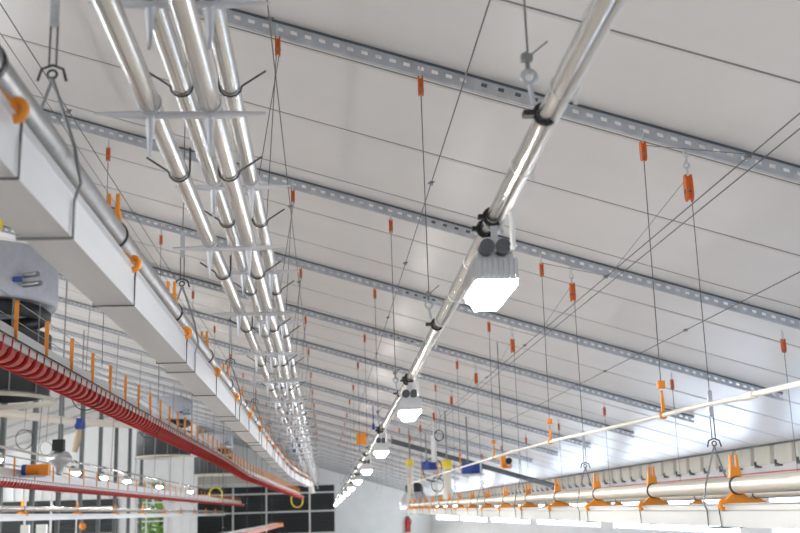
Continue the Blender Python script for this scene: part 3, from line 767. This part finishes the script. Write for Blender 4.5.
MB().lathe([(.12, .22), (.12, .30), (.08, .34), (0, .35)], (1.2, 14.6, .03), 20).build('lid', 'black', t)
coil(1.36, 13.6, .50, .12, 'black', 'large black cable coil below the left blue motor', 3, 1.0, cat='cable')
coil(1.35, 13.0, .30, .07, 'black', 'small black cable coil just above the pale trough, below the large one', 2, .45, cat='cable')
coil(1.18, 11.0, .75, .045, 'black', 'small black cable ring high beside the white pole', 3, ceil(1.18)-.02, cat='cable')
o = MB().tube([(1.16, 11.4, .50), (1.16, 11.4, .78)], .028, 10).tube([(1.16, 11.4, .78), (1.16, 11.4, ceil(1.16))], .006, 6).build('counterweight_pole', 'white', None, (1.16, 11.4, .5))
tag(o, 'upright white pole hanging beside the left blue motor', 'pole')
t = thing('winch_drive', 'orange bracket with a black hand winch above the pale trough', 'winch', (1.14, 6.8, .25))
b = MB(); b.box((1.13, 6.8, .290), (.032, .04, .07)); b.box((1.15, 6.8, .255), (.055, .04, .02)); b.build('bracket', 'orange', t)
b = MB(); b.tube([(1.162, 6.77, .292), (1.162, 6.83, .292)], .02, 14); b.build('drum', 'black', t)
MB().tube([(1.13, 6.8, .32), (1.13, 6.8, ceil(1.13)-.01)], .003, 6).build('cable', 'wire', t)
# cross auger below the roof on the right
pts = [(x, 15.2, ceil(x)-.14) for x in (.95, 1.6, 2.2, 2.8, 3.3)]
o = MB().tube(pts, .035, 12).build('cross_auger', 'dgrey', None, pts[0]); tag(o, 'dark cross auger pipe following the roof slope behind the blue motors', 'pipe')
t = thing('fire_extinguisher', 'red fire extinguisher on the far wall below the pale trough end', 'extinguisher', (2.55, END-.1, -.62))
MB().lathe([(0, 0), (.08, .01), (.085, .06), (.085, .34), (.05, .42), (.025, .44)], (2.55, END-.1, -.62), 14).build('cylinder', 'red', t)
b = MB(); b.box((2.55, END-.1, -.16), (.09, .04, .04)); b.tube([(2.58, END-.1, -.17), (2.66, END-.1, -.28), (2.63, END-.1, -.42)], .014, 6); b.build('valve', 'black', t)

# ------------------------------------------------------------------ sun on the yard outside the tall window
sl = bpy.data.lights.new('sun', 'SUN'); sl.energy = 5.; sl.angle = .01; sl.color = (1, .95, .86)
so = bpy.data.objects.new('sun', sl); C.objects.link(so); so.rotation_euler = (math.radians(-35), math.radians(-35), 0)
# ------------------------------------------------------------------ world, camera
w = bpy.data.worlds.new('world'); bpy.context.scene.world = w; w.use_nodes = True
bg = w.node_tree.nodes['Background']; bg.inputs['Color'].default_value = (.86, .93, 1, 1); bg.inputs['Strength'].default_value = .85
F, vpx, vpy, cx, cy, roll = 1067., 325., 514., 400., 266.5, math.radians(.8)
Yv = Vector((vpx-cx, vpy-cy, F)).normalized()
u = Vector((-math.sin(roll), -math.cos(roll), 0)); u -= Yv*u.dot(Yv); u.normalize(); Xv = Yv.cross(u)
right = Vector((Xv.x, Yv.x, u.x)); down = Vector((Xv.y, Yv.y, u.y)); fwd = Vector((Xv.z, Yv.z, u.z))
cam = bpy.data.cameras.new('camera'); co = bpy.data.objects.new('camera', cam); C.objects.link(co)
m3 = Matrix((right, -down, -fwd)).transposed()
co.matrix_world = Matrix.Translation((0, 0, ZC)) @ m3.to_4x4()
cam.sensor_width = 36; cam.lens = F*36/800; cam.clip_start = .05; cam.clip_end = 400
cam.dof.use_dof = True; cam.dof.focus_distance = 3.2*U; cam.dof.aperture_fstop = 4.5
sc = bpy.context.scene; sc.camera = co
sc.view_settings.view_transform = 'Standard'; sc.view_settings.look = 'None'; sc.view_settings.gamma = 1; sc.view_settings.use_curve_mapping = False
sc.view_settings.exposure = -.08
sc.cycles.use_denoising = True; sc.cycles.max_bounces = 8; sc.cycles.diffuse_bounces = 5; sc.cycles.sample_clamp_indirect = 8
